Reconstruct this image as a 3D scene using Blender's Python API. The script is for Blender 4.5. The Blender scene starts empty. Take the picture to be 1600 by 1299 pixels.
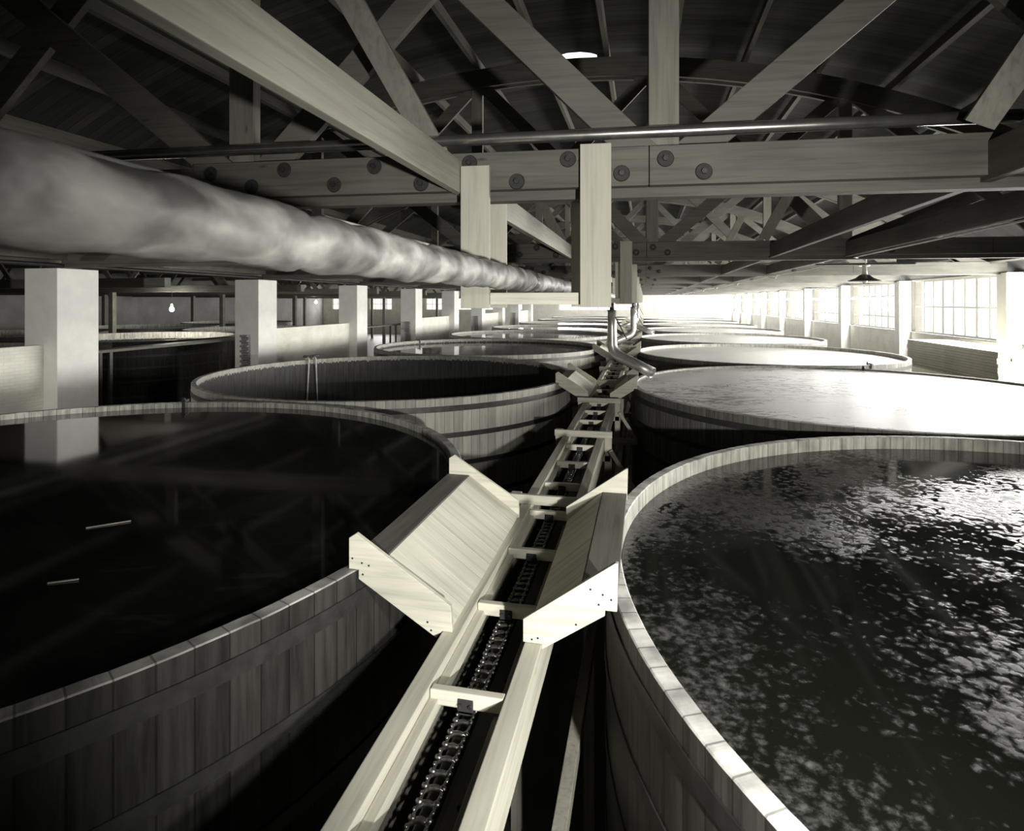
import bpy, bmesh, math, random
from math import sin, cos, pi, radians, sqrt, atan2
from mathutils import Vector, Matrix
random.seed(41)
HAZE = .0016
S = bpy.context.scene
COL = S.collection
CZ = 4.5                       # lens height; the tank rims stand about 1.5 m lower

# ------------------------------------------------------------------ materials
def new_mat(name):
    m = bpy.data.materials.new(name); m.use_nodes = True
    nt = m.node_tree; nt.nodes.clear()
    out = nt.nodes.new('ShaderNodeOutputMaterial')
    b = nt.nodes.new('ShaderNodeBsdfPrincipled')
    nt.links.new(b.outputs[0], out.inputs[0])
    return m, nt, b
def nd(nt, t, **kw):
    n = nt.nodes.new(t)
    for k, v in kw.items():
        if k in n.inputs: n.inputs[k].default_value = v
        else: setattr(n, k, v)
    return n
def math_n(nt, op, a=None, b=None, c=None):
    n = nt.nodes.new('ShaderNodeMath'); n.operation = op
    for i, v in enumerate((a, b, c)):
        if v is None: continue
        if isinstance(v, (int, float)): n.inputs[i].default_value = v
        else: nt.links.new(v, n.inputs[i])
    return n.outputs[0]
def ramp(nt, fac, stops):
    r = nt.nodes.new('ShaderNodeValToRGB'); e = r.color_ramp.elements
    while len(e) < len(stops): e.new(.5)
    for el, (p, c) in zip(e, stops):
        el.position = p; el.color = (*g(c), 1)
    nt.links.new(fac, r.inputs[0]); return r.outputs[0]
def g(v):
    """warm photographic grey"""
    return v if isinstance(v, tuple) else (v, v*.99, v*.925)
def mixc(nt, fac, a, b, mode='MIX'):
    m = nt.nodes.new('ShaderNodeMix'); m.data_type = 'RGBA'; m.blend_type = mode
    for s, v in ((0, fac), (6, a), (7, b)):
        if isinstance(v, (int, float)) and s == 0: m.inputs[0].default_value = v
        elif isinstance(v, (int, float, tuple)): m.inputs[s].default_value = (*g(v), 1)
        else: nt.links.new(v, m.inputs[s])
    return m.outputs[2]
def bump(nt, b, h, strength=.3, dist=.01):
    n = nt.nodes.new('ShaderNodeBump'); n.inputs['Strength'].default_value = strength
    n.inputs['Distance'].default_value = dist
    nt.links.new(h, n.inputs['Height']); nt.links.new(n.outputs[0], b.inputs['Normal'])
def coords(nt, scale, src='Object'):
    t = nt.nodes.new('ShaderNodeTexCoord'); mp = nt.nodes.new('ShaderNodeMapping')
    mp.inputs['Scale'].default_value = scale
    nt.links.new(t.outputs[src], mp.inputs[0]); return mp.outputs[0]

def wood(name, base, axis='x', var=.25, rough=.65, blotch=.25, fine=1.0):
    m, nt, b = new_mat(name)
    s = {'s': (1.2, 28, 1.2), 'x': (1.2, 28, 28), 'y': (28, 1.2, 28), 'z': (28, 28, 1.2)}[axis]
    s = tuple(k*fine for k in s)
    n1 = nd(nt, 'ShaderNodeTexNoise', Scale=1.0, Detail=5.0, Roughness=.6, Distortion=.6)
    nt.links.new(coords(nt, s), n1.inputs['Vector'])
    n2 = nd(nt, 'ShaderNodeTexNoise', Scale=2.3, Detail=3.0)
    nt.links.new(coords(nt, tuple(.35*k**.4 for k in s)), n2.inputs['Vector'])
    n3 = nd(nt, 'ShaderNodeTexVoronoi', Scale=1.0)
    s3 = {'s': (1.3, 4.5, 1.3), 'x': (1.3, 4.5, 4.5), 'y': (4.5, 1.3, 4.5), 'z': (4.5, 4.5, 1.3)}[axis]
    nt.links.new(coords(nt, s3), n3.inputs['Vector'])
    c = ramp(nt, n1.outputs['Fac'], [(.3, base*(1-var)), (.5, base), (.72, base*(1+var*.5))])
    d = ramp(nt, n2.outputs['Fac'], [(.32, 1-blotch), (.62, 1.0)])
    c = mixc(nt, 1.0, c, d, 'MULTIPLY')
    k = ramp(nt, n3.outputs['Distance'], [(.03, .35), (.075, 1.0)])
    c = mixc(nt, .8, c, k, 'MULTIPLY')
    nt.links.new(c, b.inputs['Base Color']); b.inputs['Roughness'].default_value = rough
    b.inputs['Specular IOR Level'].default_value = .3
    bump(nt, b, n1.outputs['Fac'], .25, .004)
    return m

def plain(name, base, rough=.6, metal=0., noise=.25, scale=6., bstr=.15, detail=5.):
    m, nt, b = new_mat(name)
    n = nd(nt, 'ShaderNodeTexNoise', Scale=scale, Detail=detail, Roughness=.6)
    nt.links.new(coords(nt, (1, 1, 1)), n.inputs['Vector'])
    c = ramp(nt, n.outputs['Fac'], [(.3, base*(1-noise)), (.7, base*(1+noise*.4))])
    nt.links.new(c, b.inputs['Base Color'])
    b.inputs['Roughness'].default_value = rough; b.inputs['Metallic'].default_value = metal
    bump(nt, b, n.outputs['Fac'], bstr, .01)
    return m

NST = 160
def stave_mat(name, base, top, stain, height, band=.1, rough=.6, dirt=.45):
    """staves of a round tank: tone per stave, joints, vertical streaks, unstained strip near the rim on the inside"""
    m, nt, b = new_mat(name)
    t = nt.nodes.new('ShaderNodeTexCoord'); sp = nt.nodes.new('ShaderNodeSeparateXYZ')
    nt.links.new(t.outputs['Object'], sp.inputs[0])
    a = math_n(nt, 'ARCTAN2', sp.outputs[1], sp.outputs[0])
    u = math_n(nt, 'MULTIPLY', a, NST/(2*pi)); u = math_n(nt, 'ADD', u, 400.5)
    idx = math_n(nt, 'FLOOR', u); fr = math_n(nt, 'FRACT', u)
    wn = nd(nt, 'ShaderNodeTexWhiteNoise'); wn.noise_dimensions = '1D'; nt.links.new(idx, wn.inputs['W'])
    cv = nt.nodes.new('ShaderNodeCombineXYZ')
    nt.links.new(math_n(nt, 'MULTIPLY', u, 3.0), cv.inputs[0]); nt.links.new(math_n(nt, 'MULTIPLY', sp.outputs[2], 1.6), cv.inputs[1])
    n1 = nd(nt, 'ShaderNodeTexNoise', Scale=1.0, Detail=6.0, Roughness=.65); nt.links.new(cv.outputs[0], n1.inputs['Vector'])
    n2 = nd(nt, 'ShaderNodeTexNoise', Scale=4.5, Detail=6.0); nt.links.new(t.outputs['Object'], n2.inputs['Vector'])
    tone = ramp(nt, wn.outputs['Value'], [(0., base*.8), (.5, base), (1., base*1.15)])
    streak = ramp(nt, n1.outputs['Fac'], [(.33, 1-dirt), (.6, 1.0)])
    c = mixc(nt, 1., tone, streak, 'MULTIPLY')
    # inside: radius small
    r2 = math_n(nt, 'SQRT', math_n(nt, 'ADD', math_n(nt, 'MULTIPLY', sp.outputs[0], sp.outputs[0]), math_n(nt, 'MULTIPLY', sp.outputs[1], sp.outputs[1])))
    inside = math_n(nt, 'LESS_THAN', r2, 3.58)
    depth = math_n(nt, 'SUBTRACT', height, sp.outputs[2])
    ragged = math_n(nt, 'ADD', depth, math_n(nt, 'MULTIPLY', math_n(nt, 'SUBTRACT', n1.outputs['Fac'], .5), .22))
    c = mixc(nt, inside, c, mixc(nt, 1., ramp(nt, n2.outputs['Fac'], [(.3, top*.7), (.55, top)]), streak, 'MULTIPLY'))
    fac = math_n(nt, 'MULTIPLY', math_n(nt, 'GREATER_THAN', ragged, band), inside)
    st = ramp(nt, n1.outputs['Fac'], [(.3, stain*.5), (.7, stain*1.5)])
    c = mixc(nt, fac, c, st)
    # rim end grain: blotched
    ge = nt.nodes.new('ShaderNodeNewGeometry'); sn = nt.nodes.new('ShaderNodeSeparateXYZ'); nt.links.new(ge.outputs['True Normal'], sn.inputs[0])
    rim = math_n(nt, 'MULTIPLY', math_n(nt, 'GREATER_THAN', sn.outputs[2], .35), math_n(nt, 'LESS_THAN', depth, .1))
    tp = ramp(nt, n2.outputs['Fac'], [(.36, top*.4), (.6, top)])
    c = mixc(nt, rim, c, tp)
    j = math_n(nt, 'LESS_THAN', math_n(nt, 'ABSOLUTE', math_n(nt, 'SUBTRACT', fr, .5)), .47)
    jj = math_n(nt, 'ADD', math_n(nt, 'MULTIPLY', j, .55), .45)
    c = mixc(nt, 1., c, jj, 'MULTIPLY')
    nt.links.new(c, b.inputs['Base Color']); b.inputs['Roughness'].default_value = rough
    b.inputs['Specular IOR Level'].default_value = .3
    bump(nt, b, n1.outputs['Fac'], .25, .006)
    return m

def liquid_mat(name, kind):
    m, nt, b = new_mat(name)
    v = coords(nt, (1, 1, 1))
    if kind == 'dark':
        b.inputs['Base Color'].default_value = (.008, .009, .006, 1); b.inputs['Roughness'].default_value = .06
        n = nd(nt, 'ShaderNodeTexNoise', Scale=.9, Detail=2.0); nt.links.new(v, n.inputs['Vector'])
        f = nd(nt, 'ShaderNodeTexNoise', Scale=3.2, Detail=8.0, Roughness=.7, Distortion=1.5); nt.links.new(coords(nt, (.5, 1.8, 1)), f.inputs['Vector'])
        nt.links.new(ramp(nt, f.outputs['Fac'], [(.55, .009), (.85, .045)]), b.inputs['Base Color'])
        bump(nt, b, n.outputs['Fac'], .05, .02)
    elif kind == 'scum':
        big = nd(nt, 'ShaderNodeTexNoise', Scale=.95, Detail=3.0, Roughness=.55); nt.links.new(v, big.inputs['Vector'])
        sm = nd(nt, 'ShaderNodeTexNoise', Scale=22.0, Detail=6.0, Roughness=.75); nt.links.new(v, sm.inputs['Vector'])
        vo = nd(nt, 'ShaderNodeTexVoronoi', Scale=17.0)
        wp_ = nt.nodes.new('ShaderNodeVectorMath'); wp_.operation = 'ADD'; wn_ = nd(nt, 'ShaderNodeTexNoise', Scale=14., Detail=3.)
        nt.links.new(v, wn_.inputs['Vector']); sc_ = nt.nodes.new('ShaderNodeVectorMath'); sc_.operation = 'SCALE'; sc_.inputs['Scale'].default_value = .12
        nt.links.new(wn_.outputs['Color'], sc_.inputs[0]); nt.links.new(v, wp_.inputs[0]); nt.links.new(sc_.outputs[0], wp_.inputs[1]); nt.links.new(wp_.outputs[0], vo.inputs['Vector'])
        s = math_n(nt, 'ADD', math_n(nt, 'MULTIPLY', big.outputs['Fac'], 1.25), math_n(nt, 'MULTIPLY', sm.outputs['Fac'], .55))
        s = math_n(nt, 'SUBTRACT', s, math_n(nt, 'MULTIPLY', vo.outputs['Distance'], .4))
        s = math_n(nt, 'ADD', s, .08)
        mr = nd(nt, 'ShaderNodeMapRange'); mr.inputs[1].default_value = .78; mr.inputs[2].default_value = 1.05
        nt.links.new(s, mr.inputs[0]); f = mr.outputs[0]
        col = mixc(nt, f, (.009, .010, .007), ramp(nt, sm.outputs['Fac'], [(.38, .012), (.66, .12)]))
        nt.links.new(col, b.inputs['Base Color'])
        nt.links.new(math_n(nt, 'ADD', math_n(nt, 'MULTIPLY', f, .4), .07), b.inputs['Roughness'])
        bump(nt, b, math_n(nt, 'MULTIPLY', f, s), .15, .01)
    else:
        n = nd(nt, 'ShaderNodeTexNoise', Scale=1.2, Detail=7.0, Roughness=.65, Distortion=2.0); nt.links.new(coords(nt, (.7, 1.9, 1)), n.inputs['Vector'])
        big = nd(nt, 'ShaderNodeTexNoise', Scale=.35, Detail=2.0); nt.links.new(v, big.inputs['Vector'])
        d = math_n(nt, 'ABSOLUTE', math_n(nt, 'SUBTRACT', n.outputs['Fac'], .5))
        line = math_n(nt, 'LESS_THAN', d, math_n(nt, 'MULTIPLY', math_n(nt, 'SUBTRACT', big.outputs['Fac'], .37), .17))
        c = mixc(nt, math_n(nt, 'MULTIPLY', line, .85 if kind == 'foam_cracked' else .1), .88, .09)
        nt.links.new(c, b.inputs['Base Color']); b.inputs['Roughness'].default_value = .38; b.inputs['Specular IOR Level'].default_value = .8
        bump(nt, b, n.outputs['Fac'], .15, .02)
    return m

def brick_mat(name, base, mortar, sc=1.0, axis='x'):
    m, nt, b = new_mat(name)
    t = nt.nodes.new('ShaderNodeTexCoord'); sp = nt.nodes.new('ShaderNodeSeparateXYZ'); nt.links.new(t.outputs['Object'], sp.inputs[0])
    cv = nt.nodes.new('ShaderNodeCombineXYZ')
    nt.links.new(sp.outputs[1 if axis == 'x' else 0], cv.inputs[0]); nt.links.new(sp.outputs[2], cv.inputs[1])
    br = nd(nt, 'ShaderNodeTexBrick', Scale=sc)
    br.inputs['Color1'].default_value = (*g(base), 1); br.inputs['Color2'].default_value = (*g(base*.93), 1)
    br.inputs['Mortar'].default_value = (*g(mortar), 1); br.inputs['Mortar Size'].default_value = .012
    br.inputs['Brick Width'].default_value = .3; br.inputs['Row Height'].default_value = .1
    nt.links.new(cv.outputs[0], br.inputs['Vector'])
    n = nd(nt, 'ShaderNodeTexNoise', Scale=1.5, Detail=5.0); nt.links.new(t.outputs['Object'], n.inputs['Vector'])
    c = mixc(nt, 1., br.outputs[0], ramp(nt, n.outputs['Fac'], [(.3, .84), (.6, 1.)]), 'MULTIPLY')
    nt.links.new(c, b.inputs['Base Color']); b.inputs['Roughness'].default_value = .8
    bump(nt, b, br.outputs['Fac'], -.3, .004)
    return m

M = {}
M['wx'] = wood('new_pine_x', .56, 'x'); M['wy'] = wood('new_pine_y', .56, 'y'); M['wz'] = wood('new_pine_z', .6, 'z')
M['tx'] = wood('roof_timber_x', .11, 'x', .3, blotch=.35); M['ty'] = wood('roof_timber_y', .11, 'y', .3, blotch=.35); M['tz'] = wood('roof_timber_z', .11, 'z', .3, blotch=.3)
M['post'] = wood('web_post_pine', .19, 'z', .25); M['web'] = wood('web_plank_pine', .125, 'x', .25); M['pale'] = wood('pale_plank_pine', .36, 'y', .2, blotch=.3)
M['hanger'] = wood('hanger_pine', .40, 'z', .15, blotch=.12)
M['ledge'] = wood('weathered_shaded_pine', .17, 'y', .3, blotch=.4)
M['darkwood'] = wood('wet_dark_wood', .07, 'y', .4, rough=.45)
M['trestle'] = wood('trestle_pine', .45, 'z', .25); M['trestlex'] = wood('trestle_pine_x', .5, 'x', .25)
M['iron'] = plain('black_iron', .05, .5, .6, .4, 12); M['chain'] = plain('oily_chain_steel', .22, .28, .9, .5, 30, .4)
M['bolt'] = plain('rusted_bolt_plate', .03, .7, .3, .4, 30)
M['hoop'] = plain('steel_hoop', .075, .5, .6, .35, 10)
M['steel'] = plain('bright_steel_pipe', .42, .25, .9, .3, 8, .05)
M['galv'] = plain('galvanised_sheet', .6, .38, .7, .2, 6, .1)
M['white'] = plain('whitewashed_concrete', .8, .8, 0, .08, 3, .1); M['paint'] = plain('white_sash_paint', .7, .6, 0, .1, 4, .05)
M['sidewall'] = plain('dull_side_wall', .2, .8, 0, .3, .6, .1)  # dull grey wall with broad soft mottling
M['floor'] = plain('damp_concrete_floor', .045, .5, 0, .4, 2)
M['brick'] = brick_mat('whitewashed_brick', .84, .74, 1.3); M['bricky'] = brick_mat('whitewashed_brick_end', .8, .72, 1.3, 'y')
M['brickbare'] = plain('broken_brick', .25, .9, 0, .5, 25, .6)
M['enamel'] = plain('dark_enamel_shade', .06, .3, .2, .1, 5); M['porcelain'] = plain('porcelain', .75, .3, 0, .05, 5)
M['dull'] = wood('dull_distant_timber', .14, 'x', .3); M['hose'] = plain('pale_hose', .6, .5)

def glass_mat():
    m = bpy.data.materials.new('window_glass'); m.use_nodes = True; nt = m.node_tree; nt.nodes.clear()
    o = nt.nodes.new('ShaderNodeOutputMaterial'); mx = nt.nodes.new('ShaderNodeMixShader')
    tr = nt.nodes.new('ShaderNodeBsdfTransparent'); gl = nt.nodes.new('ShaderNodeBsdfGlossy'); gl.inputs['Roughness'].default_value = .05
    tr.inputs[0].default_value = (.93, .93, .92, 1); mx.inputs[0].default_value = .06
    nt.links.new(tr.outputs[0], mx.inputs[1]); nt.links.new(gl.outputs[0], mx.inputs[2]); nt.links.new(mx.outputs[0], o.inputs[0])
    return m
M['glass'] = glass_mat()
def emit_mat(name, s):
    m = bpy.data.materials.new(name); m.use_nodes = True; nt = m.node_tree; nt.nodes.clear()
    o = nt.nodes.new('ShaderNodeOutputMaterial'); e = nt.nodes.new('ShaderNodeEmission')
    e.inputs[0].default_value = (1, .96, .88, 1); e.inputs[1].default_value = s; nt.links.new(e.outputs[0], o.inputs[0]); return m
M['bulb'] = emit_mat('lit_bulb', 400.)

def lagging_mat():
    m, nt, b = new_mat('canvas_pipe_lagging')
    n = nd(nt, 'ShaderNodeTexNoise', Scale=9., Detail=3.0, Roughness=.45, Distortion=.25); nt.links.new(coords(nt, (1, .7, 1)), n.inputs['Vector'])
    n2 = nd(nt, 'ShaderNodeTexNoise', Scale=22., Detail=3.0); nt.links.new(coords(nt, (1, .5, 1)), n2.inputs['Vector'])
    c = ramp(nt, n.outputs['Fac'], [(.33, .1), (.5, .24), (.66, .42)])
    c = mixc(nt, .35, c, ramp(nt, n2.outputs['Fac'], [(.35, .4), (.65, 1.)]), 'MULTIPLY')
    nt.links.new(c, b.inputs['Base Color']); b.inputs['Roughness'].default_value = .6
    bump(nt, b, n.outputs['Fac'], .5, .02)
    return m
M['lagging'] = lagging_mat()

def deck_mat():
    m, nt, b = new_mat('roof_sheathing_boards')
    t = nt.nodes.new('ShaderNodeTexCoord'); sp = nt.nodes.new('ShaderNodeSeparateXYZ'); nt.links.new(t.outputs['Object'], sp.inputs[0])
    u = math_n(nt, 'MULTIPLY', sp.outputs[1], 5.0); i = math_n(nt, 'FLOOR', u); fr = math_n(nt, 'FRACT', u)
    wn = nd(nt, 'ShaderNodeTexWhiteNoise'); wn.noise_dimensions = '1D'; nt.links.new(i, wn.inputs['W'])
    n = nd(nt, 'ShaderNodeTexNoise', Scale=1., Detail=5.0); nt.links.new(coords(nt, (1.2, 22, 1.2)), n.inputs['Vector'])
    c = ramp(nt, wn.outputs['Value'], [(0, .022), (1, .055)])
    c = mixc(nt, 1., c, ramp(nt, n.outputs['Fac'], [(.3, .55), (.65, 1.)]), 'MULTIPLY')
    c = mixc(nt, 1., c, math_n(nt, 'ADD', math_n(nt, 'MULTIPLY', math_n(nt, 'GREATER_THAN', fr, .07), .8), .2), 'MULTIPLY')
    nt.links.new(c, b.inputs['Base Color']); b.inputs['Roughness'].default_value = .8
    return m
M['deck'] = deck_mat()
STAVE = {
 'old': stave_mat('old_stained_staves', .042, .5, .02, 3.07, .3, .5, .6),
 'new_left': stave_mat('new_redwood_staves_pale', .42, .42, .045, 3.07, .1, .6, .3),
 'dark_right': stave_mat('stained_staves', .10, .85, .6, 3.0, .55, .5, .5),
 'right': stave_mat('redwood_staves', .16, .5, .3, 3.0, .3, .6, .5),
}
LIQ = {k: liquid_mat('liquid_' + k, k) for k in ('dark', 'scum', 'foam', 'foam_cracked')}

# ------------------------------------------------------------------ mesh helpers
def link(name, bm, mat, parent=None, smooth=False, bevel=0., recalc=True):
    if recalc: bmesh.ops.recalc_face_normals(bm, faces=bm.faces)
    me = bpy.data.meshes.new(name); bm.to_mesh(me); bm.free()
    if isinstance(mat, str): mat = M[mat]
    me.materials.append(mat)
    o = bpy.data.objects.new(name, me); COL.objects.link(o)
    if parent: o.parent = parent
    if smooth:
        for p in me.polygons: p.use_smooth = True
    if bevel:
        md = o.modifiers.new('bevel', 'BEVEL'); md.width = bevel; md.segments = 2; md.limit_method = 'ANGLE'
    return o
def BM(): return bmesh.new()
def box(bm, x0, x1, y0, y1, z0, z1, rot=None):
    v = [bm.verts.new((x, y, z)) for x in (x0, x1) for y in (y0, y1) for z in (z0, z1)]
    for f in ((0,1,3,2),(4,6,7,5),(0,4,5,1),(2,3,7,6),(0,2,6,4),(1,5,7,3)): bm.faces.new([v[i] for i in f])
    if rot:
        bmesh.ops.rotate(bm, verts=v, cent=rot[0], matrix=rot[1])
    return v
def B(name, mat, parent, x0, x1, y0, y1, z0, z1, bevel=.004):
    bm = BM(); box(bm, x0, x1, y0, y1, z0, z1); return link(name, bm, mat, parent, bevel=bevel)
def beam(bm, p0, p1, w, t, side=Vector((0, 1, 0))):
    """a plank from p0 to p1: thickness t along side, width w across"""
    p0, p1 = Vector(p0), Vector(p1); d = (p1-p0).normalized()
    s = (side - d*side.dot(d)).normalized(); u = d.cross(s)
    vs = []
    for p in (p0, p1):
        for a, b in ((-1,-1),(1,-1),(1,1),(-1,1)): vs.append(bm.verts.new(p + u*(a*w/2) + s*(b*t/2)))
    for f in ((0,1,2,3),(7,6,5,4),(0,4,5,1),(1,5,6,2),(2,6,7,3),(3,7,4,0)): bm.faces.new([vs[i] for i in f])
def prism_y(bm, poly, y0, y1):
    a = [bm.verts.new((x, y0, z)) for x, z in poly]; b = [bm.verts.new((x, y1, z)) for x, z in poly]
    bm.faces.new(a); bm.faces.new(b[::-1]); n = len(poly)
    for i in range(n): bm.faces.new((a[i], b[i], b[(i+1) % n], a[(i+1) % n]))
def tube(bm, pts, r, seg=12, radii=None, caps=True):
    rings = []; pts = [Vector(p) for p in pts]; prev = None
    for i, p in enumerate(pts):
        d = (pts[min(i+1, len(pts)-1)] - pts[max(i-1, 0)]).normalized()
        if prev is None:
            ref = Vector((0, 0, 1)) if abs(d.z) < .9 else Vector((1, 0, 0)); u = d.cross(ref).normalized()
        else: u = (prev - d*prev.dot(d)).normalized()
        prev = u; w = d.cross(u); rr = radii[i] if radii else r
        rings.append([bm.verts.new(p + (u*cos(a) + w*sin(a))*rr) for a in [2*pi*k/seg for k in range(seg)]])
    for A, C in zip(rings, rings[1:]):
        for k in range(seg): bm.faces.new((A[k], A[(k+1) % seg], C[(k+1) % seg], C[k]))
    if caps: bm.faces.new(rings[0]); bm.faces.new(rings[-1][::-1])
def lathe(bm, prof, cx=0, cy=0, seg=24):
    rings = [[bm.verts.new((cx+r*cos(2*pi*k/seg), cy+r*sin(2*pi*k/seg), z)) for k in range(seg)] for r, z in prof]
    for A, C in zip(rings, rings[1:]):
        for k in range(seg): bm.faces.new((A[k], A[(k+1) % seg], C[(k+1) % seg], C[k]))
    return rings
def T(name, label, cat, loc=(0, 0, 0), rz=0, group=None):
    o = bpy.data.objects.new(name, None); COL.objects.link(o); o.location = loc; o.rotation_euler = (0, 0, rz)
    o.empty_display_size = .2
    return tag(o, label, cat, group)
def tag(o, label, cat, group=None):
    o['label'] = label; o['category'] = cat
    if group: o['group'] = group
    return o
def struct(o): o['kind'] = 'structure'; return o
def copy_tree(o, parent=None, loc=None):
    c = o.copy(); COL.objects.link(c)
    if parent: c.parent = parent
    if loc is not None: c.location = loc
    for ch in [x for x in bpy.data.objects if x.parent == o]: copy_tree(ch, c)
    return c
ORD = ['nearest', 'second', 'third', 'fourth', 'fifth', 'sixth', 'seventh', 'eighth', 'ninth', 'tenth']
def nth(k): return ORD[k]

# ------------------------------------------------------------------ the building shell
XR, XP, YB, YF = 10.7, -13.5, -9.0, 78.0          # east wall, pier line, back wall, far wall
XLL = -46.0
PITCH = 7.4; TY = [4.6 + PITCH*k for k in range(-1, 10)]; SK = .065   # truss rows
struct(B('floor', 'floor', None, XLL-.5, XR+.6, YB-.4, YF+.4, -.3, 0, 0))
SILL, HEAD = CZ-1.22, CZ+.84
bays = []
for k in range(-2, 10):
    y = 4.6 + SK*XR + PITCH*k
    if k >= 1: bays.append((y+.28, min(y+PITCH-.22, YF-.3)))
bm = BM(); box(bm, XR, XR+.4, YB, YF, 0, SILL)
box(bm, XR, XR+.4, YB, YF, HEAD, CZ+1.4)
e = [YB] + [v for a in bays for v in a] + [YF]
for a, b in zip(e[0::2], e[1::2]):
    if b > a: box(bm, XR, XR+.4, a, b, SILL, HEAD)
struct(link('wall_right', bm, 'brick'))
for k in range(-1, 10):                       # piers of the window wall
    y = 4.6 + SK*XR + PITCH*k
    o = B('window_pier', 'white', None, XR-.45, XR+.02, y-.22, y+.28, 0, HEAD+.02, .01)
    tag(o, f'whitewashed pier between the side windows, {nth(k)} one of the row from the camera' if k >= 0 else 'whitewashed pier of the window wall behind the camera', 'pier', 'piers of the window wall')
wn = 0
def window(x, y0, y1, z0, z1, open_sash, axis='x', cols=9, nm=None):
    """steel sash in the wall: frame, bars, glass and projecting vents"""
    global wn; wn += 1
    bm = BM(); w = .05
    def bx(a0, a1, b0, b1, d0=-.03, d1=.03):
        if axis == 'x': box(bm, x+.1+d0, x+.1+d1, a0, a1, b0, b1)
        else: box(bm, a0, a1, x+.1+d0, x+.1+d1, b0, b1)
    bx(y0, y1, z0, z0+w); bx(y0, y1, z1-w, z1); bx(y0, y0+w, z0, z1); bx(y1-w, y1, z0, z1)
    r = struct(link(f'window_{wn}', bm, 'paint'))
    bm = BM()
    for i in range(1, cols):
        yy = y0 + (y1-y0)*i/cols; ww = .11 if i % 3 == 0 else .055
        bx(yy-ww/2, yy+ww/2, z0+w, z1-w, -.015, .015)
    for zz in (z0+(z1-z0)*.27, z0+(z1-z0)*.72) if open_sash else (z0+(z1-z0)*.5,):
        bx(y0+w, y1-w, zz-.03, zz+.03, -.012, .012)
    link('glazing_bar', bm, 'paint', r)
    bm = BM(); bx(y0+w, y1-w, z0+w, z1-w, .018, .022); link('pane', bm, 'glass', r)
    if open_sash and axis == 'x':
        for f in (.12, .56):
            ya, yb = y0+(y1-y0)*f, y0+(y1-y0)*(f+.3); zt = z0+(z1-z0)*.72
            q = r; bm = BM(); c = Vector((x+.08, ya, zt)); R = Matrix.Rotation(radians(78), 3, 'Y')
            for bxx in ((ya, yb, zt-.05, zt), (ya, yb, zt-.75, zt-.70), (ya, ya+.05, zt-.75, zt), (yb-.05, yb, zt-.75, zt), ((ya+yb)/2-.025, (ya+yb)/2+.025, zt-.75, zt)):
                box(bm, x+.06, x+.08, *bxx, rot=(c, R))
            link('open_vent', bm, 'paint', q)
    return r
EX = []
for i, (a, b) in enumerate(bays):
    window(XR+.05, a, b, SILL, HEAD, i >= 2, cols=9)
    bm = BM(); box(bm, XR-.06, XR+.12, a, b, SILL-.04, SILL)
    o = struct(link(f'trim_{i+1}', bm, 'darkwood'))
    EX.append((XR+.45, (a+b)/2, b-a, (SILL+HEAD)/2, HEAD-SILL))
# far wall with its window band
fw = [(-44.5, -42), (-38.6, -35.2), (-30, -26.6), (-25.8, -23), (-21.8, -19.6), (-17.9, -16.2), (-11.2, -.9), (-.3, 1.0), (1.75, 7.6)]
FZ0, FZ1 = CZ-1.1, CZ+.5
bm = BM(); box(bm, XLL, XR+.4, YF, YF+.4, 0, FZ0); box(bm, XLL, XR+.4, YF, YF+.4, FZ1, CZ+6)
e = [XLL] + [v for a in fw for v in a] + [XR+.4]
for a, b in zip(e[0::2], e[1::2]): box(bm, a, b, YF, YF+.4, FZ0, FZ1)
struct(link('wall_far', bm, 'bricky'))
for a, b in fw: window(YF+.05, a, b, FZ0, FZ1, False, 'y', cols=max(3, int((b-a)/.8)))
struct(B('wall_back', 'white', None, XLL, XR+.4, YB-.4, YB, 0, CZ+6, 0))
struct(B('wall_left', 'sidewall', None, XLL-.4, XLL, YB, YF, 0, CZ+3.0, 0))

# arched roof deck
RR, RX = 18.5, -1.4; RZ = CZ + 4.95 - RR
def arc_pt(x, r): return RZ + sqrt(max(r*r - (x-RX)**2, 0))
VX, VY, VR = -1.5, 13.1, .65                # the round ventilator opening over the second truss
NX = 60; xs = [XP+.25 + (XR-.23-XP)*i/NX for i in range(NX+1)]
ys = [YB, VY-VR-.25, VY+VR+.25, YF+.4]
bm = BM(); r0 = RR+.34
def dz(x): return arc_pt(x, r0)
i0 = max(i for i in range(NX+1) if xs[i] < VX-VR-.05); i1 = min(i for i in range(NX+1) if xs[i] > VX+VR+.05)
grid = {}
def gv(i, j):
    if (i, j) not in grid: grid[i, j] = bm.verts.new((xs[i], ys[j], dz(xs[i])))
    return grid[i, j]
for i in range(NX):
    for j in range(3):
        if j == 1 and i0 <= i < i1: continue
        bm.faces.new((gv(i, j), gv(i+1, j), gv(i+1, j+1), gv(i, j+1)))
outer = [gv(i, 1) for i in range(i0, i1+1)] + [gv(i, 2) for i in range(i1, i0-1, -1)]
n = len(outer); inner = []
for v in outer:
    a = atan2(v.co.y-VY, v.co.x-VX); x, y = VX+VR*cos(a), VY+VR*sin(a); inner.append(bm.verts.new((x, y, dz(x))))
for k in range(n): bm.faces.new((outer[k], outer[(k+1) % n], inner[(k+1) % n], inner[k]))
geom = bmesh.ops.solidify(bm, geom=list(bm.faces), thickness=.05)
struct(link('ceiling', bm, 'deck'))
o = struct(B('ceiling_side_bay', 'dull', None, XLL-.4, XP+.3, YB, YF+.4, CZ+2.6, CZ+2.75, 0))
# gable infill of the near (back) and far ends follows the arch with the walls; eave strips close the sides
struct(B('trim_20', 'dull', None, XP+.15, XP+.3, YB, YF, CZ+.98, CZ+2.9, 0))
struct(B('trim_21', 'white', None, XR, XR+.4, YB, YF, CZ+1.38, CZ+2.2, 0))
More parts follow.
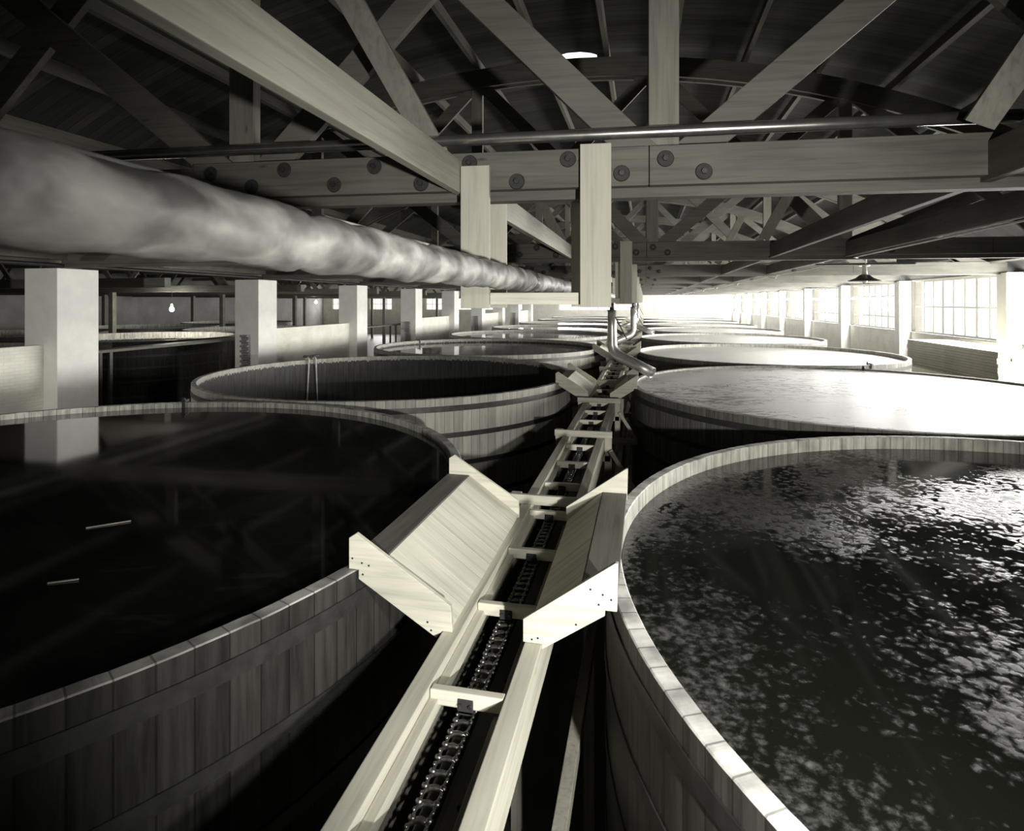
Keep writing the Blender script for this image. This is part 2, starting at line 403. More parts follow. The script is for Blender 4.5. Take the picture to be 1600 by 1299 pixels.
# purlins under the deck
px = XP+.6; k = 0; first = None
while px < XR-.2:
    z = arc_pt(px, r0) - .06
    th = math.asin((px-RX)/r0)
    bm = BM(); box(bm, -.04, .04, YB+.05, YF-.05, -.24, 0)
    o = link('roof_purlin', bm, 'ty'); o.location = (px, 0, z); o.rotation_euler = (0, th, 0)
    tag(o, 'long rough purlin running lengthwise under the arched roof boards', 'purlin', 'purlins under the arched roof')
    px += 1.35

# ------------------------------------------------------------------ bowstring trusses
J = [-3.44-7.2, -3.44-3.6, -3.44, .15, 3.75, 7.35]      # joints of the web
Z0, Z1 = .89, 1.19                                     # chord planks, relative to the lens height
def make_truss(detail):
    r = T('roof_truss', '', 'roof truss')
    # origin: centre line at lens height
    cuts = [-13.4, -3.82, .03, 6.2, XR-.3]
    for a, b in zip(cuts, cuts[1:]):
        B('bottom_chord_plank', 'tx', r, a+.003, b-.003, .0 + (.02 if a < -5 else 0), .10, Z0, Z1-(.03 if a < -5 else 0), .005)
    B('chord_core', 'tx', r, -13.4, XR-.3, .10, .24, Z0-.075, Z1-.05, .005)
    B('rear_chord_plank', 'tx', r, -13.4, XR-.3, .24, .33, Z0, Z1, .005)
    # arched top chord: two leaves
    for (y0, y1, nm) in ((.02, .09, 'top_chord'), (.25, .32, 'rear_top_chord')):
        bm = BM(); N = 36; xa, xb = -12.9, XR-.45; prev = None
        for i in range(N+1):
            x = xa + (xb-xa)*i/N
            zt = max(arc_pt(x, RR) - CZ, 1.02); zb = max(arc_pt(x, RR-.38) - CZ, .95)
            q = [bm.verts.new(p) for p in ((x, y0, zb), (x, y1, zb), (x, y1, zt), (x, y0, zt))]
            if prev:
                for a in range(4): bm.faces.new((prev[a], prev[(a+1) % 4], q[(a+1) % 4], q[a]))
            else: bm.faces.new(q)
            prev = q
        bm.faces.new(prev[::-1]); link(nm, bm, 'tx', r)
    for i, x in enumerate(J):
        zt = arc_pt(x, RR-.19) - CZ
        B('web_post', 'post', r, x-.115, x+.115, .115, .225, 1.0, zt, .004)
        for dx in (-3.6, 3.6):
            x2 = x + dx
            if x2 < -12.5 or x2 > 9.9: continue
            z2 = arc_pt(x2, RR-.19) - CZ
            if z2 < 1.6: continue
            bm = BM(); yy = .06 if dx < 0 else .20
            p0 = Vector((x + dx*.04, yy+.04, 1.12)); p1 = Vector((x2, yy+.04, z2))
            beam(bm, p0, p1, .25, .07)
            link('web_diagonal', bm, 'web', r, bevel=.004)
    if detail:
        for (x, z) in [(-3.265,.978),(-2.967,1.131),(-2.521,.971),(-2.17,1.123),(-1.773,.958),(-1.371,1.15),(-.989,.949),(-.587,1.15),(-.177,.986),(.151,1.087),(.431,.98),(-3.65,1.10),(4.1,1.1),(4.5,.98)]:
            z = min(z, 1.11)
            bm = BM(); tube(bm, [(x, 0, z), (x, -.012, z)], .055, 20, radii=[.064, .058])
            q = link('bolt_washer', bm, 'bolt', r)
            bm = BM(); tube(bm, [(x, -.012, z), (x, -.035, z)], .022, 6); link('nut', bm, 'iron', q)
    return r
base_t = make_truss(True)
base_t.location = (0, TY[0], CZ); base_t.rotation_euler = (0, 0, math.atan(SK))
tr = [base_t]
for k in range(1, len(TY)):
    c = copy_tree(base_t, loc=(0, TY[k], CZ)); tr.append(c)
tr[0]['label'] = 'bowstring roof truss overhead, just behind the camera position'
for k in range(1, len(tr)):
    tr[k]['label'] = ('bolted bowstring truss of rough timbers nearest ahead, a steel pipe lying along its chord' if k == 1 else
                      f'bowstring timber truss across the hall, {nth(k-1)} truss counted from the camera')
for t_ in tr: t_['group'] = 'roof trusses'

# lengthwise planks between the bottom chords
def long_beam(x, z0, z1, w, label, mat='ty', y0=YB+.1, y1=YF-.1):
    o = B('bridging_plank', mat, None, x-w/2, x+w/2, y0, y1, CZ+z0, CZ+z1, .006)
    return tag(o, label, 'beam', 'lengthwise planks between the trusses')
long_beam(-1.47, .87, 1.13, .07, 'pale lengthwise plank crossing the nearest truss over the wrapped pipe', 'pale')
long_beam(2.38, .855, 1.13, .08, 'lengthwise plank with a bright lower edge, between conveyor and pendant lamp')
long_beam(3.74, .86, 1.14, .09, 'dark lengthwise beam carrying the lamp cable to the pendant lamp')
long_beam(-5.25, 3.0, 3.25, .08, 'dark lengthwise plank high in the roof over the tanks on the pier side')
# sway braces rising from the chord line
for k in range(0, 4):
    for (x, ddx, tt) in ((-1.66, -.62, 'rising beside the pale lengthwise plank'), (2.2, .62, 'rising beside the bright edged plank')):
        bm = BM(); yk = TY[1+k] + .14; 
        beam(bm, (x, yk-.16, CZ+1.2), (x+ddx, yk-.9, CZ+2.55), .19, .05, Vector((0, 1, 0)))
        beam_o = link('sway_brace', bm, 'post', bevel=.004)
        tag(beam_o, f'short slanting brace {tt}, at the {nth(k)} truss', 'brace', 'sway braces')

# steel pipe lying along the nearest chord
bm = BM(); a = math.atan(SK)
def on_sk(x, dy=0): return TY[1] + SK*x + dy
tube(bm, [(x, on_sk(x, .02), CZ+1.30) for x in (-5.4, -2, 0, 1.2, 2.55)], .047, 20)
o = link('steel_pipe', bm, 'steel', smooth=True); tag(o, 'slim steel pipe lying crosswise along the top of the nearest truss chord', 'pipe')

# hangers that carry the wrapped pipe and the hanging boards
for k in range(1, len(TY)-1):
    r = T('pipe_hanger', 'pale hanging boards and cross board holding the wrapped pipe at the nearest truss' if k == 1 else f'pair of hanging boards with cross board at the {nth(k-1)} truss', 'hanger', (0, TY[k], CZ), math.atan(SK), 'pipe hangers')
    B('hanging_board', 'hanger', r, -1.43, -1.20, -.055, -.003, -.05, 1.075, .003)
    B('hanging_board', 'hanger', r, -.49, -.255, -.055, -.003, -.04, 1.21, .003)
    B('hanging_board', 'hanger', r, -1.36, -1.13, .335, .385, -.05, 1.05, .003)
    B('hanging_board', 'hanger', r, -.58, -.36, .335, .385, -.04, 1.05, .003)
    B('cross_board', 'wx', r, -1.30, -.42, .0, .05, -.02, .073, .003)
# the wrapped pipe
bm = BM(); rings = []; seg = 28
yy = -1.6; prev = None
while yy < 60:
    step = .035 if yy < 6 else .25
    ring = []
    for q in range(seg):
        a = 2*pi*q/seg
        r_ = .078 + .0035*sin(yy*9+3*a) + .003*sin(yy*23-2*a+1.3) + .002*sin(yy*41+a*5) - (.006 if abs(((yy*1.1) % 1) - .5) < .03 else 0)
        ring.append(bm.verts.new((-.87 + r_*cos(a) + .004*sin(yy*2.1), yy, CZ+.158 + r_*sin(a))))
    if prev:
        for q in range(seg): bm.faces.new((prev[q], prev[(q+1) % seg], ring[(q+1) % seg], ring[q]))
    else: bm.faces.new(ring)
    prev = ring; yy += step
bm.faces.new(prev[::-1])
wp = T('wrapped_pipe', 'thick canvas wrapped steam pipe running overhead the length of the hall', 'pipe', (0, 0, 0))
link('canvas_lagging', bm, 'lagging', wp, smooth=True)
for (a, b) in ((-.6, 1.05), (1.5, 3.4)):
    bm = BM(); tube(bm, [(-.885, y, CZ+.234) for y in (a, (a+b)/2, b)], .012, 8); link('lap_seam', bm, 'lagging', wp, smooth=True)
for y in (4.35, 11.9, 19.3, 26.7):
    bm = BM(); tube(bm, [(-.87, y, CZ+.158), (-.87, y+.1, CZ+.158)], .088, 24); link('pipe_clamp', bm, 'iron', wp)

# ------------------------------------------------------------------ tanks
RO, TH = 3.655, .085
def tank_mesh(h):
    bm = BM(); n = NST*3; prof_o = []; rnd = [random.uniform(-.0015, .0015) for _ in range(NST)]
    def ring(r_of, z_of): return [bm.verts.new((r_of(i)*cos(2*pi*i/n - pi/NST), r_of(i)*sin(2*pi*i/n - pi/NST), z_of(i))) for i in range(n)]
    ro = lambda i: RO - (.0015 if i % 3 == 0 else 0)
    ri = lambda i: RO - TH
    zt = lambda i: h + rnd[(i//3) % NST]*.8 - (.001 if i % 3 == 0 else 0)
    R = [ring(ro, lambda i: .15), ring(lambda i: ro(i)+.0, lambda i: zt(i)-.006), ring(lambda i: ro(i)-.006, zt), ring(lambda i: ri(i)+.006, zt), ring(ri, lambda i: zt(i)-.006), ring(ri, lambda i: .3)]
    for A, C in zip(R, R[1:]):
        for k in range(n): bm.faces.new((A[k], A[(k+1) % n], C[(k+1) % n], C[k]))
    return bm
def make_tank(h, mat):
    r = T('fermenting_tank', '', 'tank')
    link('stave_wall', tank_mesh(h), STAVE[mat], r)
    bm = BM(); lathe(bm, [(0.001, .18), (RO-.03, .18), (RO-.03, .28), (0.001, .28)], seg=96); link('tank_bottom', bm, 'darkwood', r)
    for d, w in ((.115, .085), (.52, .075), (.95, .07), (1.45, .07), (2.0, .07), (2.55, .07)):
        z1 = h-d; bm = BM(); ri_, ro_ = RO+.0015, RO+.010
        lathe(bm, [(ri_, z1-w), (ro_, z1-w), (ro_, z1), (ri_, z1), (ri_, z1-w)], seg=160); link('hoop', bm, 'hoop', r, smooth=False)
    for j in range(10):
        y = -3.0 + 6.0*j/9; xx = sqrt(3.2**2-min(y*y, 10)) if abs(y) < 3.2 else .5
        B('sleeper', 'darkwood', r, -xx, xx, y-.08, y+.08, 0.0, .149, .0)
    return r
LX, RXc, Y0, TP = -5.04, 3.42, 3.81, 7.45
NR = 8
proto = {k: make_tank(3.07 if k in ('old', 'new_left') else 3.0, k) for k in STAVE}
used = set()
def contents(x, y, level, kind, label):
    bm = BM(); ri_ = RO-TH-.004
    rings = lathe(bm, [(ri_, .281), (ri_, level)], seg=160)
    bm.faces.new(rings[0][::-1]); bm.faces.new(rings[1])
    if 0: pass
    for v in bm.verts: pass
    o = link('grape_must', bm, LIQ[kind]); o.location = (x, y, 0); o.rotation_euler = (0, 0, random.random()*.4)
    return tag(o, label, 'liquid', 'liquid in the tanks')
def place_tank(kind, x, y, rz, label):
    p = proto[kind]
    if kind not in used: used.add(kind); t = p; t.location = (x, y, 0)
    else: t = copy_tree(p, loc=(x, y, 0))
    t.rotation_euler = (0, 0, rz); t['label'] = label; t['group'] = 'round wooden fermenting tanks'; return t
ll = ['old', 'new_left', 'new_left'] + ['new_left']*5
rl = ['dark_right', 'right', 'right'] + ['right']*5
ldesc = ['brim-full of dark liquid', 'standing empty with a pale hose over its rim', 'holding mirror-like liquid']
rdesc = ['holding dark liquid with scum patches', 'brimming with pale cracked foam', 'topped with smooth pale foam']
for k in range(NR):
    yl, yr = Y0 + TP*k, Y0 + TP*k
    place_tank(ll[k], LX, yl, k*.37, f'{nth(k)} round tank on the pier side, ' + (ldesc[k] if k < 3 else 'full of liquid'))
    place_tank(rl[k], RXc, yr, k*.53, f'{nth(k)} round tank on the window side, ' + (rdesc[k] if k < 3 else 'full of foam'))
    if k != 1:
        contents(LX, yl, (3.0, 0, 2.93)[k] if k < 3 else 2.97, 'dark' if k < 6 else 'foam', 'dark still liquid filling the nearest pier-side tank' if k == 0 else f'liquid inside the {nth(k)} tank of the pier-side row')
    contents(RXc, yr, (2.87, 2.965, 2.90)[k] if k < 3 else 2.92, ('scum', 'foam_cracked', 'foam')[k] if k < 3 else 'foam',
             'dark liquid with clumps of floating scum in the nearest window-side tank' if k == 0 else f'pale foam covering the {nth(k)} tank of the window-side row')
# tanks of the side hall beyond the piers
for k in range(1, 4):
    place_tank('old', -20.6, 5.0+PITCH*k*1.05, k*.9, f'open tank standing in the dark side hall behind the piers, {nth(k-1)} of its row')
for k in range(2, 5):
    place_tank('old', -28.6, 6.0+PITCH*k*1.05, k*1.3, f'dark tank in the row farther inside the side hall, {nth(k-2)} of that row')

# rim clamps and hose
def at(cx, cy, ang, r=RO): return (cx + r*cos(ang), cy + r*sin(ang))
def hose(cx, cy, ang, z, label):
    c, s = cos(ang), sin(ang); h = T('rim_hose', label, 'hose', (0, 0, 0))
    for d in (-.09, .09):
        o_ = Vector((-s*d, c*d, 0)); P = []
        for (dr, dz_) in ((.06, -.25), (.05, -.02), (.02, .045), (-.05, .06), (-.115, .03), (-.125, -.15), (-.125, -.75), (-.11, -1.15)):
            P.append(Vector((cx+(RO+dr)*c, cy+(RO+dr)*s, z+dz_)) + o_*(1 + .5*abs(min(dz_, 0))))
        bm = BM(); tube(bm, P, .018, 10); link('hose_leg', bm, 'hose', h, smooth=True)
    bm = BM(); P0 = Vector((cx+(RO-.04)*c, cy+(RO-.04)*s, z+.06))
    tube(bm, [P0 + Vector((-s*d, c*d, .02)) for d in (-.2, -.05, .1, .2)], .028, 10); link('hose_bend', bm, 'iron', h, smooth=True)
hose(LX, Y0+TP, radians(148), 3.07, 'pale hose looped over the rim of the empty tank')
def clamp(cx, cy, ang, z, label):
    x, y = at(cx, cy, ang, RO-TH/2); o = T('rim_clamp', label, 'clamp', (x, y, z+.003), ang)
    B('clamp_jaw', 'iron', o, -.075, .075, -.03, .03, .006, .035); B('clamp_jaw', 'iron', o, .055, .075, -.03, .03, -.12, .006); B('clamp_screw', 'iron', o, -.075, -.055, -.02, .02, -.1, .07)
clamp(RXc, Y0+TP, radians(68), 3.0, 'small iron clamp on the far rim of the cracked foam tank')
clamp(RXc, Y0+2*TP, radians(-60), 3.0, 'small dark clamp on the near rim of the smooth foam tank')
clamp(LX, Y0+2*TP, radians(150), 3.07, 'iron clamp on the rim of the mirror-like liquid tank')
clamp(LX, Y0, radians(112), 3.07, 'small peg clamp on the far rim of the nearest pier-side tank')
for i, (x, y, L, a) in enumerate(((-3.61, 3.18, .25, .73), (-3.10, 2.51, .14, .52))):
    bm = BM(); beam(bm, (x, y, 3.004), (x+L*cos(a), y+L*sin(a), 3.006), .009, .006, Vector((0, 0, 1)))
    tag(link('wood_splinter', bm, 'wx'), ('long' if i == 0 else 'short') + ' thin splinter floating on the dark liquid of the nearest tank', 'splinter')

# ------------------------------------------------------------------ conveyor
HZ = CZ-1.70
cv = T('chain_conveyor', 'long wooden chain conveyor running between the two rows of tanks', 'conveyor', (0, 0, 0))
CY0, CY1 = -1.0, 60.0
cuts = [-1.0, 4.83, 12.3, 19.8, 27.3, 34.8, 60]
for a, b in zip(cuts, cuts[1:]):
    B('side_rail', 'wy', cv, -1.02, -.93, a+.002, b-.002, HZ-.22, HZ, .004)
    B('side_rail', 'wy', cv, -.587, -.50, a+.002, b-.002, HZ-.22, HZ, .004)
B('ledge_strip', 'wy', cv, -.929, -.885, CY0, CY1, HZ-.10, HZ-.045, .003)
B('ledge_strip', 'ledge', cv, -.632, -.588, CY0, CY1, HZ-.12, HZ-.075, .003)  # window-side strip takes darker wood: its shade is put into the colour
B('trough_side', 'ledge', cv, -.925, -.895, CY0, CY1, HZ-.36, HZ-.101, .003)
B('trough_side', 'darkwood', cv, -.622, -.592, CY0, CY1, HZ-.36, HZ-.121, .003)
B('trough_floor', 'darkwood', cv, -.93, -.587, CY0, CY1, HZ-.40, HZ-.361, .003)
fl = None; y = 2.45 - .76*3; nf = 0
while y < 58 and nf < 76:
    if fl is None:
        bm = BM(); box(bm, -.926, -.591, 0, .045, -.068, .0); fl = link('flight', bm, 'wx', cv, bevel=.006); fl.location = (0, y, HZ-.004)
        bm = BM(); box(bm, -.795, -.725, -.008, .0, -.085, -.022); box(bm, -.795, -.725, -.008, .02, -.09, -.069)
        ck = link('flight_clip', bm, 'bolt', fl, bevel=.006)
        for dx in (-.022, .022):
            bm = BM(); tube(bm, [(-.76+dx, -.008, -.045), (-.76+dx, -.018, -.045)], .008, 8); link('rivet', bm, 'chain', fl)
    else:
        c = fl.copy(); COL.objects.link(c); c.location = (0, y, HZ-.004)
        if y < 20:
            for ch in list(bpy.data.objects):
                if ch.parent == fl: d = ch.copy(); COL.objects.link(d); d.parent = c
    y += .76; nf += 1
# chain of hooked links
bm = BM(); y = .1; zc = HZ-.105
def blob(bm, c, r, sq=(1, 1, 1)):
    m_ = Matrix.Translation(c) @ Matrix.Diagonal((sq[0], sq[1], sq[2], 1))
    bmesh.ops.create_icosphere(bm, subdivisions=1, radius=r, matrix=m_)
while y < 14:
    j_ = lambda s_=.003: random.uniform(-s_, s_)
    for sx in (-1, 1):
        x_ = -.76+sx*.026+j_()
        tube(bm, [(x_, y, zc+j_()), (x_+sx*.007, y+.02, zc+.008), (x_+sx*.008, y+.05, zc+.003), (x_+sx*.001, y+.072, zc)], .007, 6, radii=[.011, .006, .006, .012])
        if y < 7:
            blob(bm, (x_+sx*.008, y+.003, zc+.006), .0155, (1.1, .8, 1)); blob(bm, (x_+sx*.012, y+.036, zc+.010), .009, (.8, 1.3, 1))
    tube(bm, [(-.797, y, zc+j_()), (-.76, y+.008, zc+.004), (-.723, y, zc+j_())], .011, 7)
    tube(bm, [(-.785, y+.014, zc-.004), (-.735, y+.014, zc-.004)], .006, 5)
    y += .070
ch = link('drive_chain', bm, 'chain', cv, smooth=True); ch['kind'] = 'stuff'
B('chain_guide', 'darkwood', cv, -.785, -.735, CY0, CY1, HZ-.18, HZ-.125, .002)
for i, (x, yb) in enumerate(((-.9, 2.3), (-.9, 3.1), (-.9, 1.6))):
    B('return_slat', 'darkwood', cv, -.72, -.64, yb-.1, yb, HZ-.3, HZ-.27)

# trestles that carry the conveyor
tres = []
for n_ in range(6):
    for o_ in (4.86, 7.42, 10.0): tres.append(o_ + 7.45*n_)
tp = None
for i, y in enumerate(tres):
    if y > 50: break
    lab = f'wooden trestle straddling the conveyor, {["nearest", "second", "third", "fourth", "fifth", "sixth", "seventh", "eighth", "ninth", "tenth", "eleventh", "twelfth", "thirteenth", "fourteenth", "fifteenth", "sixteenth", "seventeenth", "eighteenth"][i]} counted from the camera'
    if tp is None:
        tp = r = T('conveyor_trestle', lab, 'trestle', (0, y, 0), 0, 'conveyor trestles')
        B('crossbar', 'trestlex', r, -1.12, -.40, -.02, .02, HZ+.002, HZ+.082)
        for x in (-1.07, -.452):
            B('post', 'trestle', r, x-.045, x+.045, .021, .075, .0, HZ+.078)
        B('lower_tie', 'trestlex', r, -1.10, -.12, -.02, .02, CZ-2.38, CZ-2.28)
        bm = BM(); beam(bm, (-.42, -.04, CZ-1.84), (-.13, -.04, CZ-2.3), .05, .035); link('brace', bm, 'trestle', r)
        B('rail_bearer', 'trestlex', r, -1.10, -.42, .021, .06, HZ-.30, HZ-.221)
    else:
        c = copy_tree(tp, loc=(0, y, 0)); c['label'] = lab
for i, (x0, x1, z0, z1, lab) in enumerate(((-.43, -.36, 1.93, 2.02, 'long lower girt under the conveyor on the window side'), (-1.16, -1.09, 1.6, 1.69, 'long lower girt under the conveyor on the pier side'))):
    o = B('lower_girt', 'trestle', None, x0, x1, -1, 30, z0, z1); tag(o, lab, 'timber')
o = B('loose_plank', 'trestlex', None, -1.75, -1.2, 1.38, 1.55, 1.5, 1.53); o.rotation_euler = (0, 0, -.1); tag(o, 'short plank end lying low in the dark between tank and conveyor', 'plank')
B('support_leg', 'darkwood', o, -1.5, -1.42, 1.42, 1.5, 0, 1.5)

# chutes that spill from the conveyor onto the tank rims
def z_(v): return CZ+v
LP = [(-1.546,-1.263),(-1.505,-1.236),(-.975,-1.564),(-.965,-1.698),(-1.02,-1.698),(-1.054,-1.736),(-1.49,-1.477),(-1.49,-1.428),(-1.546,-1.428)]
RP = [(-.126,-1.262),(-.14,-1.262),(-.595,-1.585),(-.595,-1.698),(-.50,-1.698),(-.50,-1.725),(-.19,-1.522),(-.19,-1.496),(-.132,-1.496)]
CL = 1.68
def make_chute(side):
    r = T('side_chute', '', 'chute')
    P = LP if side == 'L' else RP
    nails = ([(-1.525,-1.37),(-1.47,-1.39),(-1.43,-1.40),(-1.465,-1.45),(-1.10,-1.66),(-1.08,-1.70)] if side == 'L' else
             [(-.16,-1.44),(-.20,-1.42),(-.26,-1.40),(-.22,-1.47),(-.55,-1.68),(-.52,-1.67),(-.33,-1.58)])
    for y in (0, CL-.03):
        bm = BM(); prism_y(bm, [(x, z) for x, z in P], y, y+.028); e_ = link('end_board', bm, 'wx', r, bevel=.003)
        if y == 0:
            for (x, z) in nails:
                bm = BM(); tube(bm, [(x, .002, z), (x, -.0015, z)], .0055, 8); link('nail_head', bm, 'iron', e_)
    if side == 'L':
        B('rim_board', 'ledge', r, -1.555, -1.377, .029, CL-.031, -1.418, -1.388, .003)
        a, b_ = Vector((-1.378, 0, -1.40)), Vector((-.975, 0, -1.688))
    else:
        B('rim_board', 'ledge', r, -.315, -.135, .029, CL-.031, -1.482, -1.448, .003)
        a, b_ = Vector((-.314, 0, -1.462)), Vector((-.575, 0, -1.688))
    d = b_-a; nrm = Vector((-d.z, 0, d.x)).normalized()*.011
    if nrm.z < 0: nrm = -nrm
    pts = [a-nrm, b_-nrm, b_+nrm, a+nrm]; n = 9; ys_ = [.029 + (CL-.06)*i/n for i in range(n+1)]
    for i in range(n):                       # slide boards laid down the slope, edge to edge
        e_ = random.uniform(-.001, .001)
        bm = BM(); prism_y(bm, [(v.x, v.z+e_) for v in pts], ys_[i]+.0006, ys_[i+1]-.0006); link('slide_board', bm, 'wx2', r, bevel=.0012)
    return r
M['wx2'] = wood('slide_board_pine', .6, 's', .22, blotch=.12, fine=.8)
cl, cr = make_chute('L'), make_chute('R')
for k in range(7):
    for side, p in (('L', cl), ('R', cr)):
        loc = (0, 2.88+7.45*k, CZ)
        t = p if k == 0 else copy_tree(p, loc=loc)
        t.location = loc
        t['label'] = f'sloping wooden side chute from the conveyor to the {nth(k)} tank on the ' + ('pier side' if side == 'L' else 'window side'); t['group'] = 'side chutes'

# filling spouts hanging over the conveyor
def spout(k, sgn, x):
    y = TY[k+1] + .19
    r = T('filling_spout', f'galvanised filling spout bent toward the ' + ('window' if sgn > 0 else 'pier') + f' side, {["", "nearest", "second", "third", "fourth", "fifth"][k]} one hanging over the conveyor', 'spout', (0, 0, 0), 0, 'filling spouts')
    bm = BM(); P = [(x, y, CZ-.17), (x, y, CZ-.5), (x, y, CZ-.88)]
    P += [(x+sgn*.03, y-.01, CZ-.98), (x+sgn*.09, y-.03, CZ-1.06), (x+sgn*.17, y-.07, CZ-1.11), (x+sgn*.5, y-.25, CZ-1.25), (x+sgn*.8, y-.42, CZ-1.38)]
    tube(bm, P, .1, 20, caps=False, radii=[.085, .09, .1, .105, .11, .11, .108, .108]); o_ = link('spout_tube', bm, 'galv', r, smooth=True)
    md = o_.modifiers.new('wall', 'SOLIDIFY'); md.thickness = .006
    bm = BM(); tube(bm, [(-.87, y+.12, CZ+.1), (x-.02, y+.06, CZ+.02), (x, y, CZ-.06), (x, y, CZ-.19)], .045, 12); link('feed_pipe', bm, 'iron', r, smooth=True)
    bm = BM(); tube(bm, [(x, y, CZ-.185), (x, y, CZ-.165)], .1, 20); link('flange', bm, 'iron', r)
    bm = BM(); tube(bm, [(x+.07, y-.09, CZ-.3), (x+.3, y-.1, CZ-.75)], .012, 8); link('stay_rod', bm, 'iron', r)
spout(1, 1, -.66); spout(2, -1, -.38); spout(3, 1, -.45); spout(4, -1, -.4)

# ------------------------------------------------------------------ piers and parapets on the open side
names = ['nearest', 'second', 'third', 'fourth', 'fifth', 'sixth', 'seventh', 'eighth', 'ninth', 'tenth']
pn = 0
for k in range(-1, 9):
    y0 = .8265*13.5 + PITCH*k
    r = B('brick_pier', 'white', None, XP-.97, XP, y0, y0+1.08, 0, CZ+.80, .012)
    if k >= 0: tag(r, f'big whitewashed square pier, {names[k]} in view along the open side', 'pier', 'piers of the open side')
    else: tag(r, 'whitewashed pier of the open side beside the camera', 'pier', 'piers of the open side')
    B('bearing_block', 'darkwood', r, XP-.75, XP-.2, y0+.3, y0+.8, CZ+.80, CZ+.92)
    if k % 2 == 1 or k == -1:
        q = B('parapet', 'brick', None, XP-.62, XP-.40, y0+1.082, y0+PITCH-.002, 0, CZ-1.02, .006)
        tag(q, f'low whitewashed brick parapet between piers, ' + ('closest to the camera' if k < 0 else f'beyond the {names[k]} pier'), 'parapet', 'brick parapets')
    if k % 2 == 1:
        q = T('toothed_brickwork', f'ragged unfinished brick ends at the near foot of the {names[k]} pier', 'brickwork', (0, 0, 0), 0, 'unfinished brick ends')
        for j in range(37):
            w = .12 if j % 2 else .2
            B('brick', 'brickbare', q, XP-.62, XP-.62+.3, y0-w, y0-.002, j*.09, j*.09+.075, .004)
bm = BM(); tube(bm, [(XP+.06, YB+.2, CZ+.86), (XP+.06, 30, CZ+.86), (XP+.06, YF-1, CZ+.86)], .05, 12)
tag(link('conduit_pipe', bm, 'iron', smooth=True), 'thin dark pipe running along the tops of the whitewashed piers', 'pipe')
o = B('eave_girder', 'ty', None, XP-.75, XP-.2, YB+.1, YF-.1, CZ+.93, CZ+1.32); tag(o, 'heavy lengthwise girder resting on the whitewashed piers', 'beam')

# side hall fittings
for k in range(0, 9):
    y = 8 + PITCH*k
    r = T('side_hall_truss', f'dim timber truss inside the side hall beyond the piers, {names[k]} from the camera', 'truss', (0, y, CZ), 0, 'side hall trusses')
    B('bottom_chord', 'dull', r, XLL+.05, XP-1.0, 0, .25, .45, .75); B('top_chord', 'dull', r, XLL+.05, XP-1.0, .03, .2, 2.2, 2.5)
    for x in (-42, -36, -30, -24, -18):
        for dx in (-1.3, 1.3):
            bm = BM(); beam(bm, (x+dx*.15, .12, .6), (x+dx*1.3, .12, 2.35), .22, .09); link('web_member', bm, 'dull', r)
    for x in (-33, -24.5): B('post', 'dull', r, x-.12, x+.12, .02, .23, -CZ, .45)
def bulb_lamp(x, y, z, label, glow=True):
    r = T('bare_bulb_lamp', label, 'lamp', (x, y, z)); bm = BM(); tube(bm, [(0, 0, .1), (0, 0, .45)], .008, 6); link('cord', bm, 'iron', r)
    bm = BM(); tube(bm, [(0, 0, .05), (0, 0, .12)], .025, 10); link('socket', bm, 'porcelain', r)
    bm = BM(); lathe(bm, [(.002, -.075), (.03, -.068), (.05, -.04), (.055, -.01), (.04, .02), (.022, .05), (.002, .051)], seg=18); link('bulb', bm, 'bulb', r, smooth=True)
    L = bpy.data.lights.new('bulb_light', 'POINT'); L.energy = 900; L.shadow_soft_size = .12; L.color = (1, .95, .86)
    r.scale = (1.8, 1.8, 1.8)
    o = bpy.data.objects.new('bulb_light', L); COL.objects.link(o); o.parent = r; o.location = (0, 0, -.02)
bulb_lamp(-20.9, 22.6, CZ-.3, 'glowing bare bulb in the dark side hall between the two largest piers')
bulb_lamp(-27.5, 45.5, CZ+.0, 'bare bulb glowing above the parapet beyond the second pier')
bulb_lamp(-25.5, 56, CZ+.1, 'distant bare bulb seen between the third and fourth piers')
# storage box and walkway edge in the side hall
bm = BM(); prism_y(bm, [(-.42, -.28), (.36, -.32), (.5, .28), (-.5, .32)], -.25, .25)
o = link('slatted_crate', bm, 'trestlex'); o.location = (-16.3, 13.5, CZ-1.6); tag(o, 'small pale wooden box in the side hall beside the nearest pier', 'box')
bm = BM(); box(bm, -.4, .4, -.2, .2, -2.9, -.33); link('box_stand', bm, 'darkwood', o)
r = T('walkway', 'dark raised plank walkway in the side hall behind the nearest piers', 'walkway', (0, 0, 0))
B('deck_plank', 'dull', r, -15.55, -15.0, 8, 40, 3.05, 3.13)
for y in range(9, 40, 5):
    B('support', 'darkwood', r, -15.5, -15.42, y, y+.1, 0, 3.05); B('support', 'darkwood', r, -15.13, -15.05, y, y+.1, 0, 3.05)

# ------------------------------------------------------------------ lumber stack by the window wall
r = T('stack_platform', 'timber platform under the stacked boards by the window wall', 'platform', (0, 0, 0))
B('platform_top', 'trestlex', r, 8.55, 9.9, 15.5, 22.4, 2.40, 2.48)
for x in (8.6, 9.75):
    for y in (15.6, 19, 22.2): B('leg', 'trestle', r, x, x+.1, y, y+.1, 0, 2.40)
proto_b = None
for j in range(10):
    for i in range(4):
        z = 2.481 + j*.0765; x = 8.6 + i*.31
        if proto_b is None:
            proto_b = B('lumber_board', 'wy', None, 0, .3, 0, 5.2, 0, .074, .004); o = proto_b
        else: o = proto_b.copy(); COL.objects.link(o)
        o.location = (x + random.uniform(-.008, .008), 17.05 + random.uniform(-.04, .04), z)
        tag(o, 'long pale board in the lumber stack on the platform by the window wall', 'board', 'boards stacked by the window wall')
